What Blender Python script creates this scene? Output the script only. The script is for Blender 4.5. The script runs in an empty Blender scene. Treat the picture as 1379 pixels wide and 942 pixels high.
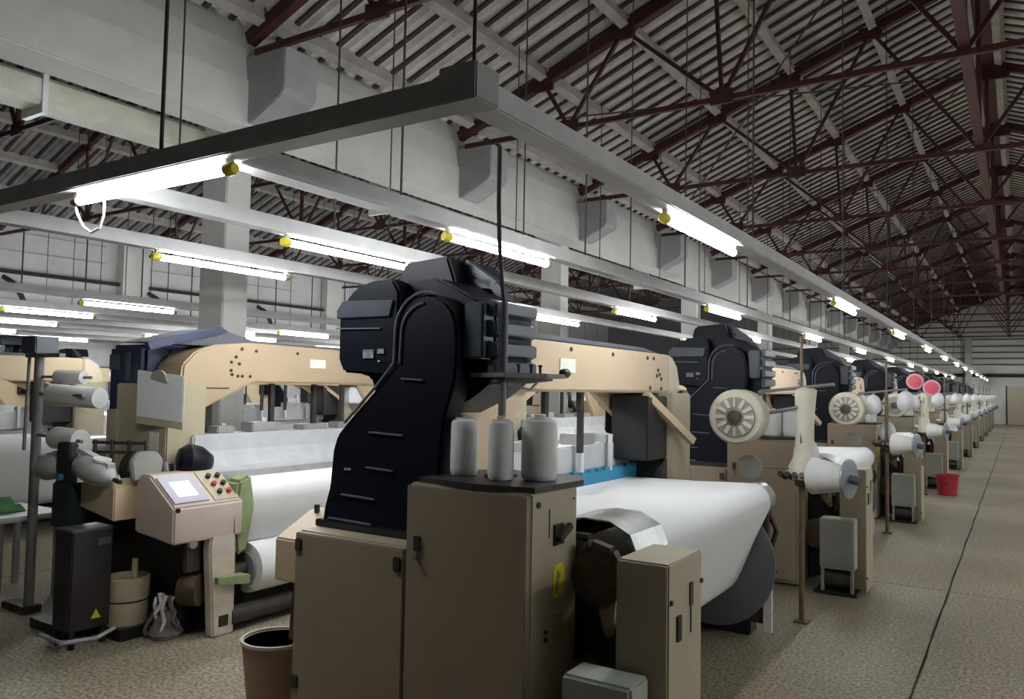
import bpy, bmesh, math, random
from mathutils import Matrix, Vector
random.seed(7)
PI = math.pi
SC = bpy.context.scene
COL = SC.collection

# ------------------------------------------------------------------ camera, world, exposure
cam_d = bpy.data.cameras.new('camera')
cam = bpy.data.objects.new('camera', cam_d)
COL.objects.link(cam)
cam_d.sensor_width = 36.0
cam_d.sensor_fit = 'HORIZONTAL'
cam_d.lens = 36.0 * 1057.1 / 1379.0
cam_d.clip_start = 0.05
cam_d.clip_end = 200
def _norm(v): return Vector(v).normalized()
_f = 1057.108
def _k(px, py): return Vector(((px - 689.5) / _f, -(py - 471.0) / _f, -1.0))
_ey = _k(1372, 534).normalized()
_ex = -_k(-950, 494.5)
_ex = (_ex - _ey * _ex.dot(_ey)).normalized()
_ez = _ex.cross(_ey)
_R = Matrix((_ex, _ey, _ez))
cam.matrix_world = Matrix.Translation((0, 0, 1.6)) @ _R.to_4x4()
SC.camera = cam

w = bpy.data.worlds.new('world')
SC.world = w
w.use_nodes = True
w.node_tree.nodes['Background'].inputs[0].default_value = (0.80, 0.86, 0.90, 1)
w.node_tree.nodes['Background'].inputs[1].default_value = 0.03

SC.view_settings.view_transform = 'Standard'
SC.view_settings.look = 'None'
SC.view_settings.gamma = 1.0
SC.view_settings.exposure = 0.22
SC.view_settings.use_curve_mapping = False
SC.cycles.use_denoising = True
SC.cycles.max_bounces = 8
SC.cycles.diffuse_bounces = 5
SC.cycles.sample_clamp_indirect = 6.0
TUBE_POWER = 88.0

# ------------------------------------------------------------------ materials
MATS = {}
def mat(name, col, rough=0.6, metal=0.0, var=0.12, scale=6.0, bump=0.0, bscale=60.0, emit=None, spec=0.5, col2=None, sharp=False, coat=0.0, trans=0.0):
    m = bpy.data.materials.new(name)
    m.use_nodes = True
    nt = m.node_tree
    b = nt.nodes['Principled BSDF']
    b.inputs['Roughness'].default_value = rough
    b.inputs['Metallic'].default_value = metal
    b.inputs['Specular IOR Level'].default_value = spec
    b.inputs['Coat Weight'].default_value = coat
    if trans: b.inputs['Transmission Weight'].default_value = trans
    c = (*col, 1)
    if var > 0 or col2:
        tc = nt.nodes.new('ShaderNodeTexCoord')
        n = nt.nodes.new('ShaderNodeTexNoise')
        n.inputs['Scale'].default_value = scale
        n.inputs['Detail'].default_value = 5
        n.inputs['Roughness'].default_value = 0.65
        r = nt.nodes.new('ShaderNodeValToRGB')
        a, z = (0.46, 0.56) if sharp else (0.3, 0.7)
        r.color_ramp.elements[0].position = a
        r.color_ramp.elements[1].position = z
        lo = col2 if col2 else tuple(x * (1 - var) for x in col)
        hi = col if col2 else tuple(min(1, x * (1 + var)) for x in col)
        r.color_ramp.elements[0].color = (*lo, 1)
        r.color_ramp.elements[1].color = (*hi, 1)
        nt.links.new(tc.outputs['Object'], n.inputs['Vector'])
        nt.links.new(n.outputs['Fac'], r.inputs['Fac'])
        nt.links.new(r.outputs['Color'], b.inputs['Base Color'])
        if bump > 0:
            n2 = nt.nodes.new('ShaderNodeTexNoise')
            n2.inputs['Scale'].default_value = bscale
            n2.inputs['Detail'].default_value = 4
            bp = nt.nodes.new('ShaderNodeBump')
            bp.inputs['Strength'].default_value = bump
            bp.inputs['Distance'].default_value = 0.02
            nt.links.new(tc.outputs['Object'], n2.inputs['Vector'])
            nt.links.new(n2.outputs['Fac'], bp.inputs['Height'])
            nt.links.new(bp.outputs['Normal'], b.inputs['Normal'])
    else:
        b.inputs['Base Color'].default_value = c
    if emit:
        b.inputs['Emission Color'].default_value = (*emit[0], 1)
        b.inputs['Emission Strength'].default_value = emit[1]
    MATS[name] = m
    return m
mat('concrete', (0.56, 0.55, 0.52), 0.9, var=0.10, scale=1.3, bump=0.15, bscale=25)
mat('concrete_grey', (0.34, 0.34, 0.335), 0.9, var=0.14, scale=2.0)
mat('wall_paint', (0.80, 0.79, 0.74), 0.9, var=0.06, scale=0.8)
mat('plaster', (0.50, 0.50, 0.485), 0.9, var=0.14, scale=0.8)
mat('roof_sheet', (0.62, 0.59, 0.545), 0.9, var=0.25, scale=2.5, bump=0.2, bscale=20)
mat('roof_sheet_dim', (0.27, 0.265, 0.265), 0.9, var=0.35, scale=2.0, bump=0.2, bscale=20)  # darker copy of roof_sheet; the neighbouring bay's dimness is put into the colour
mat('batten', (0.055, 0.035, 0.032), 0.85, var=0.3, scale=8)
mat('purlin', (0.40, 0.375, 0.345), 0.85, var=0.22, scale=5, bump=0.2)
mat('red_steel', (0.060, 0.015, 0.014), 0.6, var=0.3, scale=5)
mat('dark_rod', (0.05, 0.04, 0.038), 0.6, var=0.2)
mat('trough', (0.46, 0.46, 0.45), 0.5, var=0.12, scale=4)
mat('trough_dark', (0.32, 0.32, 0.315), 0.5, var=0.15)
mat('tube', (1, 1, 1), 0.4, var=0, emit=((0.93, 0.97, 1.0), TUBE_POWER))
mat('yellow_cap', (0.85, 0.72, 0.06), 0.4, var=0.05)
mat('brown_cap', (0.30, 0.20, 0.10), 0.5, var=0.1)
mat('white_cable', (0.75, 0.75, 0.75), 0.5, var=0.05)
mat('duct', (0.62, 0.60, 0.50), 0.6, var=0.15, scale=3)
mat('cab', (0.33, 0.265, 0.19), 0.42, var=0.06, scale=3)  # front-panel copy of cab_side, the shade on these faces put into the colour
mat('cab_side', (0.46, 0.40, 0.28), 0.42, var=0.08, scale=4)
mat('cream', (0.60, 0.46, 0.30), 0.42, var=0.06, scale=3)
mat('tan', (0.47, 0.355, 0.23), 0.42, var=0.06, scale=3)
mat('cream_light', (0.66, 0.58, 0.43), 0.4, var=0.05, scale=3)
mat('worn', (0.58, 0.46, 0.34), 0.5, scale=7, col2=(0.70, 0.66, 0.58))
mat('console', (0.56, 0.45, 0.40), 0.45, var=0.06)
mat('navy', (0.005, 0.006, 0.0125), 0.40, var=0.15, scale=4, spec=0.22)
mat('navy_edge', (0.16, 0.17, 0.22), 0.3, var=0.1)
mat('navy_blue', (0.018, 0.024, 0.075), 0.35, var=0.15)
mat('navy_grey', (0.065, 0.075, 0.10), 0.35, var=0.12)
mat('slate', (0.075, 0.08, 0.10), 0.45, var=0.15)
mat('black', (0.014, 0.013, 0.014), 0.45, var=0.2)
mat('black_box', (0.022, 0.017, 0.022), 0.4, var=0.15)
mat('dark_green', (0.018, 0.030, 0.030), 0.5, var=0.2)
mat('iron', (0.055, 0.05, 0.045), 0.5, metal=0.4, var=0.4, scale=12)
mat('grease', (0.09, 0.06, 0.045), 0.5, metal=0.3, var=0.5, scale=14)
mat('steel', (0.48, 0.49, 0.48), 0.36, metal=1.0, var=0.25, scale=5)
mat('alu', (0.50, 0.50, 0.50), 0.4, metal=0.6, var=0.15, scale=10)
mat('cloth', (0.82, 0.82, 0.82), 0.85, var=0.03, scale=3)
mat('cloth_dim', (0.62, 0.62, 0.63), 0.85, var=0.05)
mat('warp', (0.84, 0.84, 0.84), 0.8, var=0.02, scale=2)
mat('flange', (0.15, 0.152, 0.165), 0.55, var=0.10, scale=4)
mat('flange_light', (0.30, 0.32, 0.35), 0.4, metal=0.3, var=0.15)
mat('drop_bank', (0.55, 0.55, 0.56), 0.7, var=0.08, scale=9)
mat('teal', (0.03, 0.24, 0.40), 0.6, var=0.1, scale=8)
mat('olive', (0.35, 0.33, 0.10), 0.7, var=0.15)
mat('yarn', (0.80, 0.80, 0.77), 0.8, var=0.04, scale=20)
mat('yarn_cream', (0.66, 0.62, 0.50), 0.85, var=0.08, scale=20)
mat('bag', (0.80, 0.76, 0.62), 0.75, var=0.08)
mat('bag_green', (0.22, 0.27, 0.13), 0.75, var=0.25, scale=9)
mat('green_cloth', (0.06, 0.22, 0.06), 0.8, var=0.3)
mat('pole_brown', (0.15, 0.10, 0.06), 0.5, var=0.3, scale=10)
mat('pole_grey', (0.20, 0.19, 0.18), 0.45, var=0.2, scale=10)
mat('sticker', (0.80, 0.70, 0.03), 0.5, var=0.08)
mat('paper', (0.85, 0.86, 0.88), 0.7, var=0.02)
mat('label_white', (0.85, 0.83, 0.74), 0.5, var=0.03)
mat('label_grey', (0.30, 0.33, 0.36), 0.5, var=0.35, scale=60, sharp=True)
mat('screen', (0.6, 0.58, 0.66), 0.2, var=0, emit=((0.86, 0.84, 1.0), 0.7))
mat('screen_bezel', (0.42, 0.40, 0.46), 0.4, var=0.05)
mat('red_plastic', (0.42, 0.03, 0.05), 0.4, var=0.15)
mat('pink', (0.75, 0.12, 0.17), 0.5, var=0.15)
mat('pink_pale', (0.80, 0.45, 0.48), 0.5, var=0.1)
mat('bin_brown', (0.36, 0.235, 0.165), 0.5, var=0.08)
mat('bin_rim', (0.60, 0.52, 0.45), 0.5, var=0.08)
mat('drum', (0.55, 0.47, 0.32), 0.5, var=0.10)
mat('feeder', (0.50, 0.50, 0.48), 0.45, var=0.12, scale=8)
mat('grey_green', (0.42, 0.45, 0.40), 0.5, var=0.08)
mat('motor_grey', (0.30, 0.30, 0.27), 0.5, var=0.12)
mat('white_plastic', (0.78, 0.79, 0.80), 0.45, var=0.03)
mat('rubbish', (0.26, 0.23, 0.22), 0.8, scale=18, col2=(0.06, 0.05, 0.05))
mat('joint', (0.06, 0.052, 0.042), 0.95, var=0.2)

def floor_mat():
    m = bpy.data.materials.new('floor_terrazzo')
    m.use_nodes = True
    nt = m.node_tree; b = nt.nodes['Principled BSDF']
    tc = nt.nodes.new('ShaderNodeTexCoord')
    n1 = nt.nodes.new('ShaderNodeTexNoise'); n1.inputs['Scale'].default_value = 0.5; n1.inputs['Detail'].default_value = 6
    n2 = nt.nodes.new('ShaderNodeTexNoise'); n2.inputs['Scale'].default_value = 48; n2.inputs['Detail'].default_value = 3
    r1 = nt.nodes.new('ShaderNodeValToRGB'); r2 = nt.nodes.new('ShaderNodeValToRGB')
    r1.color_ramp.elements[0].position = .3; r1.color_ramp.elements[1].position = .72
    r1.color_ramp.elements[0].color = (.24, .205, .145, 1); r1.color_ramp.elements[1].color = (.40, .36, .28, 1)
    r2.color_ramp.elements[0].position = .40; r2.color_ramp.elements[1].position = .62
    r2.color_ramp.elements[0].color = (.50, .48, .44, 1); r2.color_ramp.elements[1].color = (1.28, 1.25, 1.17, 1)
    mx = nt.nodes.new('ShaderNodeMix'); mx.data_type = 'RGBA'; mx.blend_type = 'MULTIPLY'; mx.inputs[0].default_value = 1
    geo = nt.nodes.new('ShaderNodeNewGeometry')
    nt.links.new(geo.outputs['Position'], n1.inputs['Vector']); nt.links.new(geo.outputs['Position'], n2.inputs['Vector'])
    nt.links.new(n1.outputs['Fac'], r1.inputs[0]); nt.links.new(n2.outputs['Fac'], r2.inputs[0])
    nt.links.new(r1.outputs[0], mx.inputs[6]); nt.links.new(r2.outputs[0], mx.inputs[7])
    nt.links.new(mx.outputs[2], b.inputs['Base Color'])
    b.inputs['Roughness'].default_value = .48
    b.inputs['Specular IOR Level'].default_value = .35
    MATS['floor'] = m
floor_mat()

# ------------------------------------------------------------------ mesh helpers
class MB:
    def __init__(s): s.v = []; s.f = []
    def _add(s, vs, fs):
        o = len(s.v); s.v += [tuple(v) for v in vs]; s.f += [tuple(i + o for i in f) for f in fs]; return s
    def box(s, x0, x1, y0, y1, z0, z1):
        return s._add([(x0,y0,z0),(x1,y0,z0),(x1,y1,z0),(x0,y1,z0),(x0,y0,z1),(x1,y0,z1),(x1,y1,z1),(x0,y1,z1)],
            [(0,3,2,1),(4,5,6,7),(0,1,5,4),(1,2,6,5),(2,3,7,6),(3,0,4,7)])
    def prism(s, pts, axis, a0, a1):
        n = len(pts)
        def mk(p, a):
            return {'x': (a, p[0], p[1]), 'y': (p[0], a, p[1]), 'z': (p[0], p[1], a)}[axis]
        vs = [mk(p, a0) for p in pts] + [mk(p, a1) for p in pts]
        fs = [tuple(range(n)), tuple(range(2*n-1, n-1, -1))]
        for i in range(n):
            j = (i + 1) % n
            fs.append((i, i + n, j + n, j))
        return s._add(vs, fs)
    def cyl(s, p0, p1, r0, r1=None, n=12, caps=True):
        r1 = r0 if r1 is None else r1
        p0 = Vector(p0); p1 = Vector(p1); d = (p1 - p0).normalized()
        a = d.orthogonal().normalized(); b = d.cross(a)
        vs = []
        for p, r in ((p0, r0), (p1, r1)):
            for i in range(n):
                t = 2 * PI * i / n
                vs.append(p + a * (math.cos(t) * r) + b * (math.sin(t) * r))
        fs = [(i, (i+1) % n, n + (i+1) % n, n + i) for i in range(n)]
        if caps: fs += [tuple(range(n-1, -1, -1)), tuple(range(n, 2*n))]
        return s._add(vs, fs)
    def lathe(s, c, axis, prof, n=20):
        # prof: list of (dist along axis, radius)
        d = Vector(axis).normalized(); a = d.orthogonal().normalized(); b = d.cross(a); c = Vector(c)
        vs = []; fs = []
        for t, r in prof:
            for i in range(n):
                q = 2 * PI * i / n
                vs.append(c + d * t + a * (math.cos(q) * r) + b * (math.sin(q) * r))
        m = len(prof)
        for k in range(m - 1):
            for i in range(n):
                j = (i + 1) % n
                fs.append((k*n+i, k*n+j, (k+1)*n+j, (k+1)*n+i))
        fs.append(tuple(range(n-1, -1, -1))); fs.append(tuple(range((m-1)*n, m*n)))
        return s._add(vs, fs)
    def bar(s, p0, p1, wd, ht):
        # rectangular bar between two points; wd horizontal, ht the other
        p0 = Vector(p0); p1 = Vector(p1); d = (p1 - p0).normalized()
        up = Vector((0, 0, 1)) if abs(d.z) < 0.95 else Vector((0, 1, 0))
        a = d.cross(up).normalized(); b = a.cross(d).normalized()
        vs = []
        for p in (p0, p1):
            for sa, sb in ((-1,-1),(1,-1),(1,1),(-1,1)):
                vs.append(p + a*(sa*wd/2) + b*(sb*ht/2))
        return s._add(vs, [(3,2,1,0),(4,5,6,7),(0,1,5,4),(1,2,6,5),(2,3,7,6),(3,0,4,7)])
    def path(s, pts, r, n=6):
        for i in range(len(pts) - 1): s.cyl(pts[i], pts[i+1], r, n=n)
        return s
    def strip(s, prof, y0, y1, t):
        # sheet of thickness t following an (x,z) profile, from y0 to y1
        up = []; dn = []
        for i, p in enumerate(prof):
            a = prof[max(0, i-1)]; b = prof[min(len(prof)-1, i+1)]
            dx, dz = b[0]-a[0], b[1]-a[1]; l = math.hypot(dx, dz) or 1
            nx, nz = -dz/l, dx/l
            up.append(p); dn.append((p[0]-nx*t*-1, p[1]-nz*t*-1))
        n = len(prof); vs = []
        for y in (y0, y1):
            vs += [(p[0], y, p[1]) for p in up] + [(p[0], y, p[1]) for p in dn]
        fs = []
        o = 2*n
        for i in range(n-1):
            fs += [(i, i+1, o+i+1, o+i), (n+i, o+n+i, o+n+i+1, n+i+1), (i, n+i, n+i+1, i+1), (o+i, o+i+1, o+n+i+1, o+n+i)]
        fs += [(0, o, o+n, n), (n-1, 2*n-1, o+2*n-1, o+n-1)]
        return s._add(vs, fs)
    def mesh(s, name, m, bevel=0, smooth=False):
        me = bpy.data.meshes.new(name)
        me.from_pydata([tuple(v) for v in s.v], [], s.f)
        bm = bmesh.new(); bm.from_mesh(me)
        bmesh.ops.recalc_face_normals(bm, faces=bm.faces)
        if bevel:
            bmesh.ops.bevel(bm, geom=bm.edges[:], offset=bevel, segments=2, affect='EDGES', clamp_overlap=True)
        bm.to_mesh(me); bm.free()
        me.materials.append(MATS[m])
        if smooth:
            me.polygons.foreach_set('use_smooth', [True]*len(me.polygons))
            me.set_sharp_from_angle(angle=math.radians(38))
        return me
    def build(s, name, m, parent=None, bevel=0, smooth=False, far=True):
        o = bpy.data.objects.new(name, s.mesh(name, m, bevel, smooth))
        COL.objects.link(o)
        if parent: o.parent = parent
        if not far: NEAR.add(o.name)
        return o
NEAR = set()
def B(*a): return MB().box(*a)
def CY(*a, **k): return MB().cyl(*a, **k)
def PR(*a): return MB().prism(*a)
def tag(o, label, cat, group=None):
    o['label'] = label; o['category'] = cat
    if group: o['group'] = group
    return o
def struct(o, label=None, cat=None):
    o['kind'] = 'structure'
    if label: o['label'] = label
    if cat: o['category'] = cat
    return o
def empty(name, loc, rz=0):
    o = bpy.data.objects.new(name, None); COL.objects.link(o)
    o.location = loc; o.rotation_euler = (0, 0, rz); o.empty_display_size = .1
    return o
def copy_tree(o, lite=False, parent=None):
    c = o.copy(); COL.objects.link(c)
    if parent: c.parent = parent
    for ch in KIDS(o):
        if lite and ch.name in NEAR: continue
        copy_tree(ch, lite, c)
    return c
_kids = {}
def KIDS(o):
    if o.name not in _kids: _kids[o.name] = list(o.children)
    return _kids[o.name]
def inst(name, me, loc, parent=None, rz=0):
    o = bpy.data.objects.new(name, me); COL.objects.link(o)
    o.location = loc; o.rotation_euler = (0, 0, rz)
    if parent: o.parent = parent
    return o
ORD = ['first','second','third','fourth','fifth','sixth','seventh','eighth','ninth','tenth','eleventh','twelfth','thirteenth','fourteenth','fifteenth','sixteenth','seventeenth','eighteenth','nineteenth','twentieth']

# ------------------------------------------------------------------ the building
YEND = 52.6; YBEG = -5.0
RX = -0.4                                   # ridge of the near bay
def zr(x):                                  # rafter line of the near bay
    return 4.826 + 0.378 * (-abs(x - RX) - RX + 6.12)
TRY = [5.0 + 3.5*k for k in range(14)]      # trusses

# floor: slabs on a dark bed
fl = struct(B(-19.4, 5.8, YBEG, YEND, -.20, -.03).build('floor', 'joint'), 'worn speckled concrete factory floor of large slabs', 'floor')
xs = [-19.4, -13.2, -6.9, -0.5, 5.8]
ys = [-5.0, 1.35, 7.4] + [7.4 + 6.05*k for k in range(1, 7)] + [YEND]
for i in range(len(xs)-1):
    for j in range(len(ys)-1):
        g = .006
        B(xs[i]+g, xs[i+1]-g, ys[j]+g, ys[j+1]-g, -.08, 0).build('floor_slab', 'floor', fl)
# cracks wander a little: thin dark filler strip along the near joint
m = MB()
for k in range(24):
    y = 3.0 + k*.5
    m.bar((-.5+.012*math.sin(k*1.7), y, .0005), (-.5+.012*math.sin(k*1.7+1.7), y+.5, .0005), .007, .002)
m.build('joint_filler', 'joint', fl)

# roof slopes
PUR = [-6.2, -5.08, -3.96, -2.84, -1.72, -0.6]
TILT = math.atan(0.378)
def roof_slope(name, x_eave, x_ridge, sgn, y0, y1, label, full):
    """sgn=+1: rises with +x"""
    root = struct(empty(name, (0, 0, 0)), label, 'ceiling')
    def P(xloc):                            # xloc measured in near-bay left slope x
        return x_eave + sgn * (xloc + 6.5)
    up = .20
    edges = [-6.5] + PUR[1:] + [-0.38]
    # corrugated sheet between purlins, one panel per truss bay
    L = 3.5
    for s in range(len(edges)-1):
        xa, xb = edges[s], edges[s+1]
        za, zb = zr(xa) + up, zr(xb) + up
        zs = .012 * (s % 2)
        mb = MB(); n = 12; pitch = L / n
        vs = []; fs = []
        prof = []
        for k in range(n):
            for q, h in ((0, 0), (.30, 0), (.42, .045), (.80, .045), (.92, 0)):
                prof.append((k*pitch + q*pitch, h))
        prof.append((L, 0))
        np_ = len(prof)
        for xx, zz in ((xa, za), (xb, zb)):
            for yy, h in prof: vs.append((P(xx), yy, zz + h + zs))
        for i in range(np_-1): fs.append((i, i+1, np_+i+1, np_+i))
        vs2 = [(v[0], v[1], v[2] + .02) for v in vs]
        o = len(vs)
        fs += [tuple(o + q for q in reversed(f)) for f in fs[:]]
        mb._add(vs + vs2, fs)
        me = mb.mesh('roof_sheet', 'roof_sheet' if x_eave > -7 else 'roof_sheet_dim')
        y = y0
        while y < y1 - .5:
            inst('roof_sheet', me, (0, y, 0), root); y += L
        # dark battens under the sheet, following the slope
        bm_ = MB().bar((P(xa+.04), 0, za - .015), (P(xb-.04), 0, zb - .015), .058, .03)
        bme = bm_.mesh('batten', 'batten')
        rest = MB(); y = y0 + .1
        pit = L / n
        while y < y1:
            if full and 6.3 < y < 6.3 + pit * 49:
                inst('batten', bme, (0, y, 0), root)
            else:
                rest.bar((P(xa+.04), y, za - .015), (P(xb-.04), y, zb - .015), .058, .03)
            y += pit
        r = rest.build('batten', 'batten', root); r['kind'] = 'stuff'
    # purlins
    for i, xx in enumerate(PUR):
        zz = zr(xx) + .10
        a = TILT * sgn
        me = B(-.055, .055, 0, 3.46, -.09, .09).mesh('purlin', 'purlin')
        y = y0
        while y < y1 - .5:
            o = inst('purlin', me, (P(xx), y, zz), root); o.rotation_euler = (0, -a, 0); y += 3.5
    return root
Y0R = TRY[0] - 7.0
roof_slope('ceiling', -6.5, RX, 1, Y0R, YEND, 'grey corrugated roof slope on purlins rising from the concrete beam to the red ridge', True)
roof_slope('ceiling', 5.7, RX, -1, Y0R, YEND, 'far right corrugated roof slope beyond the red ridge beam', False)
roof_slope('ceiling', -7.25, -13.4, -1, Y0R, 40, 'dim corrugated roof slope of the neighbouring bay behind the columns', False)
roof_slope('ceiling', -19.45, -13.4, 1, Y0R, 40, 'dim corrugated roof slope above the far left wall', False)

# red trusses
def make_truss():
    t = empty('roof_truss', (0, 0, 0))
    zc = 4.87
    T = [-5.80, -4.68, -3.56, -2.44, -1.32, -0.2]
    def Z(lx): return zr(RX - abs(lx))
    for s in (-1, 1):
        MB().bar((s*6.0, 0, Z(6.0)), (0, 0, Z(0)), .10, .13).build('rafter', 'red_steel', t)
        for a, b in ((-4.3, T[1]), (-4.3, T[2]), (-2.35, T[2]), (-2.35, T[3]), (-2.35, T[4]), (0, T[4])):
            MB().bar((s*-a, 0, zc), (s*-b, 0, Z(b)), .04, .045).build('web_bar', 'red_steel', t)
        for a in (-4.3, -2.35):
            B(s*-a-.13, s*-a+.13, -.02, .02, zc-.06, zc+.10).build('gusset_plate', 'red_steel', t)
        for b in T[1:5]:
            PR([(s*-b-.14, Z(b)-.12), (s*-b+.14, Z(b)-.12), (s*-b+.16, Z(b)+.06), (s*-b-.16, Z(b)+.06)], 'y', -.02, .02).build('gusset_plate', 'red_steel', t)
    MB().bar((-5.9, 0, zc), (5.9, 0, zc), .05, .06).build('bottom_chord', 'red_steel', t)
    MB().bar((0, 0, zc), (0, 0, Z(0)), .06, .06).build('king_post', 'red_steel', t)
    PR([(-.3, Z(0)-.28), (.3, Z(0)-.28), (.42, Z(.42)+.05), (0, Z(0)+.07), (-.42, Z(.42)+.05)], 'y', -.03, .03).build('gusset_plate', 'red_steel', t)
    return t
tr0 = make_truss()
for i, y in enumerate([1.5] + TRY):
    t = tr0 if i == 0 else copy_tree(tr0)
    t.location = (RX, y, 0)
    tag(t, 'dark red steel roof truss over the aisle, %s from the camera' % ORD[i], 'roof truss', 'roof trusses over the aisle')
for i, y in enumerate(TRY[:8]):
    t = copy_tree(tr0); t.location = (-13.4, y, 0)
    tag(t, 'dark roof truss behind the column row, %s from the camera' % ORD[i], 'roof truss', 'roof trusses of the neighbouring bay')
# ridge beam and longitudinal tie
o = B(RX-.16, RX+.16, YBEG, YEND-.1, zr(RX)-.03, zr(RX)+.12).build('ridge_beam', 'red_steel'); tag(o, 'wide dark red ridge beam along the top of the roof', 'beam')
o = B(RX-.05, RX+.05, YBEG, YEND-.1, 4.93, 5.05).build('tie_beam', 'red_steel'); tag(o, 'reddish brown tie beam running under the ridge along the trusses', 'beam')
# wind bracing rods in the roof
for i in range(1, 9):
    y = TRY[i]
    for k, (xa, xb) in enumerate((((-6.0), (-3.3)), ((-3.3), (-0.6)))):
        yy = (y, y+3.5) if (i + k) % 2 else (y+3.5, y)
        o = CY((xa, yy[0], zr(xa)-.07), (xb, yy[1], zr(xb)-.07), .014, n=5).build('bracing_rod', 'dark_rod')
        tag(o, 'thin bracing rod, %s roof half, %s bay from the camera' % (('lower', 'upper')[k], ORD[i-1]), 'rod', 'roof bracing rods')

# concrete gutter beam, columns, corbels
gb = struct(empty('trim_1', (0, 0, 0)), 'pale concrete gutter beam running along the tops of the columns', 'beam')
B(-6.83, -6.40, YBEG, YEND, 4.16, 4.62).build('beam_web', 'concrete', gb, bevel=.015)
PR([(-7.0, 4.62), (-6.42, 4.62), (-6.47, 4.95), (-6.62, 5.3), (-7.0, 5.3)], 'y', YBEG, YEND).build('gutter_wall', 'concrete', gb)
B(-7.35, -6.83, YBEG, YEND, 4.45, 4.62).build('beam_flange', 'concrete_grey', gb)
colme = B(-.20, .20, 0, .31, 0, 4.46).mesh('concrete_column', 'concrete', bevel=.012)
for i in range(7):
    o = inst('concrete_column', colme, (-7.02, 5.1 + 7.0*i, 0))
    tag(o, 'square pale concrete column, %s from the camera' % ORD[i], 'column', 'concrete columns')
corb_b = MB()
cme = PR([(-.45, -.42), (.0, -.42), (.42, -.22), (.46, -.16), (.46, .26), (-.45, .26)], 'y', -.02, .40).mesh('corbel', 'concrete_grey', bevel=.01)
for i, y in enumerate(TRY):
    o = inst('corbel', cme, (-6.34, y + .02, 4.60), gb)
# pale duct behind the columns
d = empty('air_duct', (0, 0, 0))
MB().prism([(-7.74, 4.10), (-7.46, 4.10), (-7.42, 4.14), (-7.42, 4.33), (-7.46, 4.37), (-7.74, 4.37)], 'y', -3, 40).build('duct_body', 'duct', d)
for y in (3.55, 8.2, 12.8, 17.4):
    B(-7.78, -7.40, y, y+.05, 4.02, 4.62).build('strap', 'white_plastic', d)
tag(d, 'long cream duct hung behind the column row under the roof', 'duct')

# left wall far behind
wl = struct(B(-19.7, -19.4, YBEG, 40, 0, 5.4).build('wall_left', 'plaster'), 'pale far side wall of the neighbouring bay with pipes and pilasters', 'wall')
for y in (5.0, 11.3, 18.3, 25.3, 32.3):
    B(-19.4, -19.1, y, y+.7, 0, 5.2).build('pilaster', 'concrete', wl)
for z, r in ((4.05, .05), (3.75, .035), (3.35, .06), (3.05, .08), (2.8, .05)):
    CY((-19.25, YBEG, z), (-19.25, 40, z), r, n=6).build('wall_pipe', 'iron' if r > .04 else 'dark_rod', wl)
for k in range(16):
    y = 7.4 + k*1.45
    CY((-19.0, y, 2.6), (-19.0, y, 5.3), .018, n=5).build('hanger_rod', 'dark_rod', wl)
for k in range(7):
    y = 8.5 + k*3.5
    MB().path([(-19.1, y, 3.9), (-18.9, y+.15, 3.75), (-18.85, y+.3, 3.45), (-18.9, y+.45, 3.2)], .06).build('cable_loop', 'iron', wl)
for y0 in (6.0, 12.2, 19.2, 26.2):
    for z0 in (4.55, 4.98):
        B(-19.4, -19.37, y0, y0+5.0, z0, z0+.02).build('wall_ledge', 'concrete_grey', wl)
# far gable wall
wf = struct(PR([(-19.4, 0), (5.8, 0), (5.8, zr(5.7)+.3), (RX, zr(RX)+.3), (-6.7, 4.9), (-7.0, 4.9), (-13.4, zr(RX)+.3), (-19.4, 4.9)], 'y', YEND, YEND+.3).build('wall_far', 'wall_paint'), 'pale grey end wall at the far end of the aisle', 'wall')
for z in (3.35, 3.7, 4.05, 4.4, 4.8):
    B(-19, 5.7, YEND-.06, YEND, z, z+.05).build('wall_rail', 'iron', wf)
CY((-19, YEND-.15, 2.75), (5.7, YEND-.15, 2.75), .10, n=8).build('wall_pipe', 'iron', wf)
for x in (-2.6, .7):
    B(x, x+.35, YEND-.25, YEND, 0, 5.0).build('pilaster', 'concrete', wf)
dr = struct(empty('door_1', (0, YEND-.05, 0)), 'pale door in the far end wall', 'door')
B(-.55, .55, -.04, .02, 0, 2.1).build('door_leaf', 'cream_light', dr)
B(-.62, -.55, -.06, .03, 0, 2.17).build('door_frame', 'iron', dr); B(.55, .62, -.06, .03, 0, 2.17).build('door_frame', 'iron', dr)
wr = struct(B(5.7, 6.0, YBEG, YEND, 0, 5.2).build('wall_right', 'plaster'), 'plain plaster side wall right of the aisle', 'wall')

# ------------------------------------------------------------------ lamp troughs and tubes
def trough(x, y0, y1, label, rods, z=2.545):
    t = empty('lamp_trough', (x, y0, 0))
    B(-.055, .055, 0, y1-y0, z-.042, z+.045).build('channel', 'trough', t, bevel=.006)
    y = rods[0]
    near = x > -6.5
    while y < min(y1, 30):
        ztop = zr(x if near else (x + 13.0 if x > -13.4 else x + 13.0)) + .1
        CY((0, y-y0, z+.04), (.01, y-y0, ztop), .007, n=5).build('hanger_rod', 'dark_rod', t)
        y += rods[1]
    tag(t, label, 'lamp trough', 'lamp troughs')
    return t
TX = [-1.47, -2.73, -3.71, -4.95]
trough(TX[0], 2.062, 51, 'grey lamp trough along the aisle, nearest the aisle', (2.02, 3.18))
trough(TX[1], 2.062, 46, 'grey lamp trough above the loom cloth side, second from the aisle', (3.12, 2.1))
trough(TX[2], 2.062, 40, 'grey lamp trough, third from the aisle', (3.6, 2.3))
trough(TX[3], 2.062, 40, 'grey lamp trough, fourth from the aisle', (3.3, 2.2))
ct = empty('lamp_trough', (-1.47, 2.0, 0))
B(-4.2, -.06, -.055, .055, 2.503, 2.59).build('channel', 'trough_dark', ct, bevel=.006)
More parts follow.
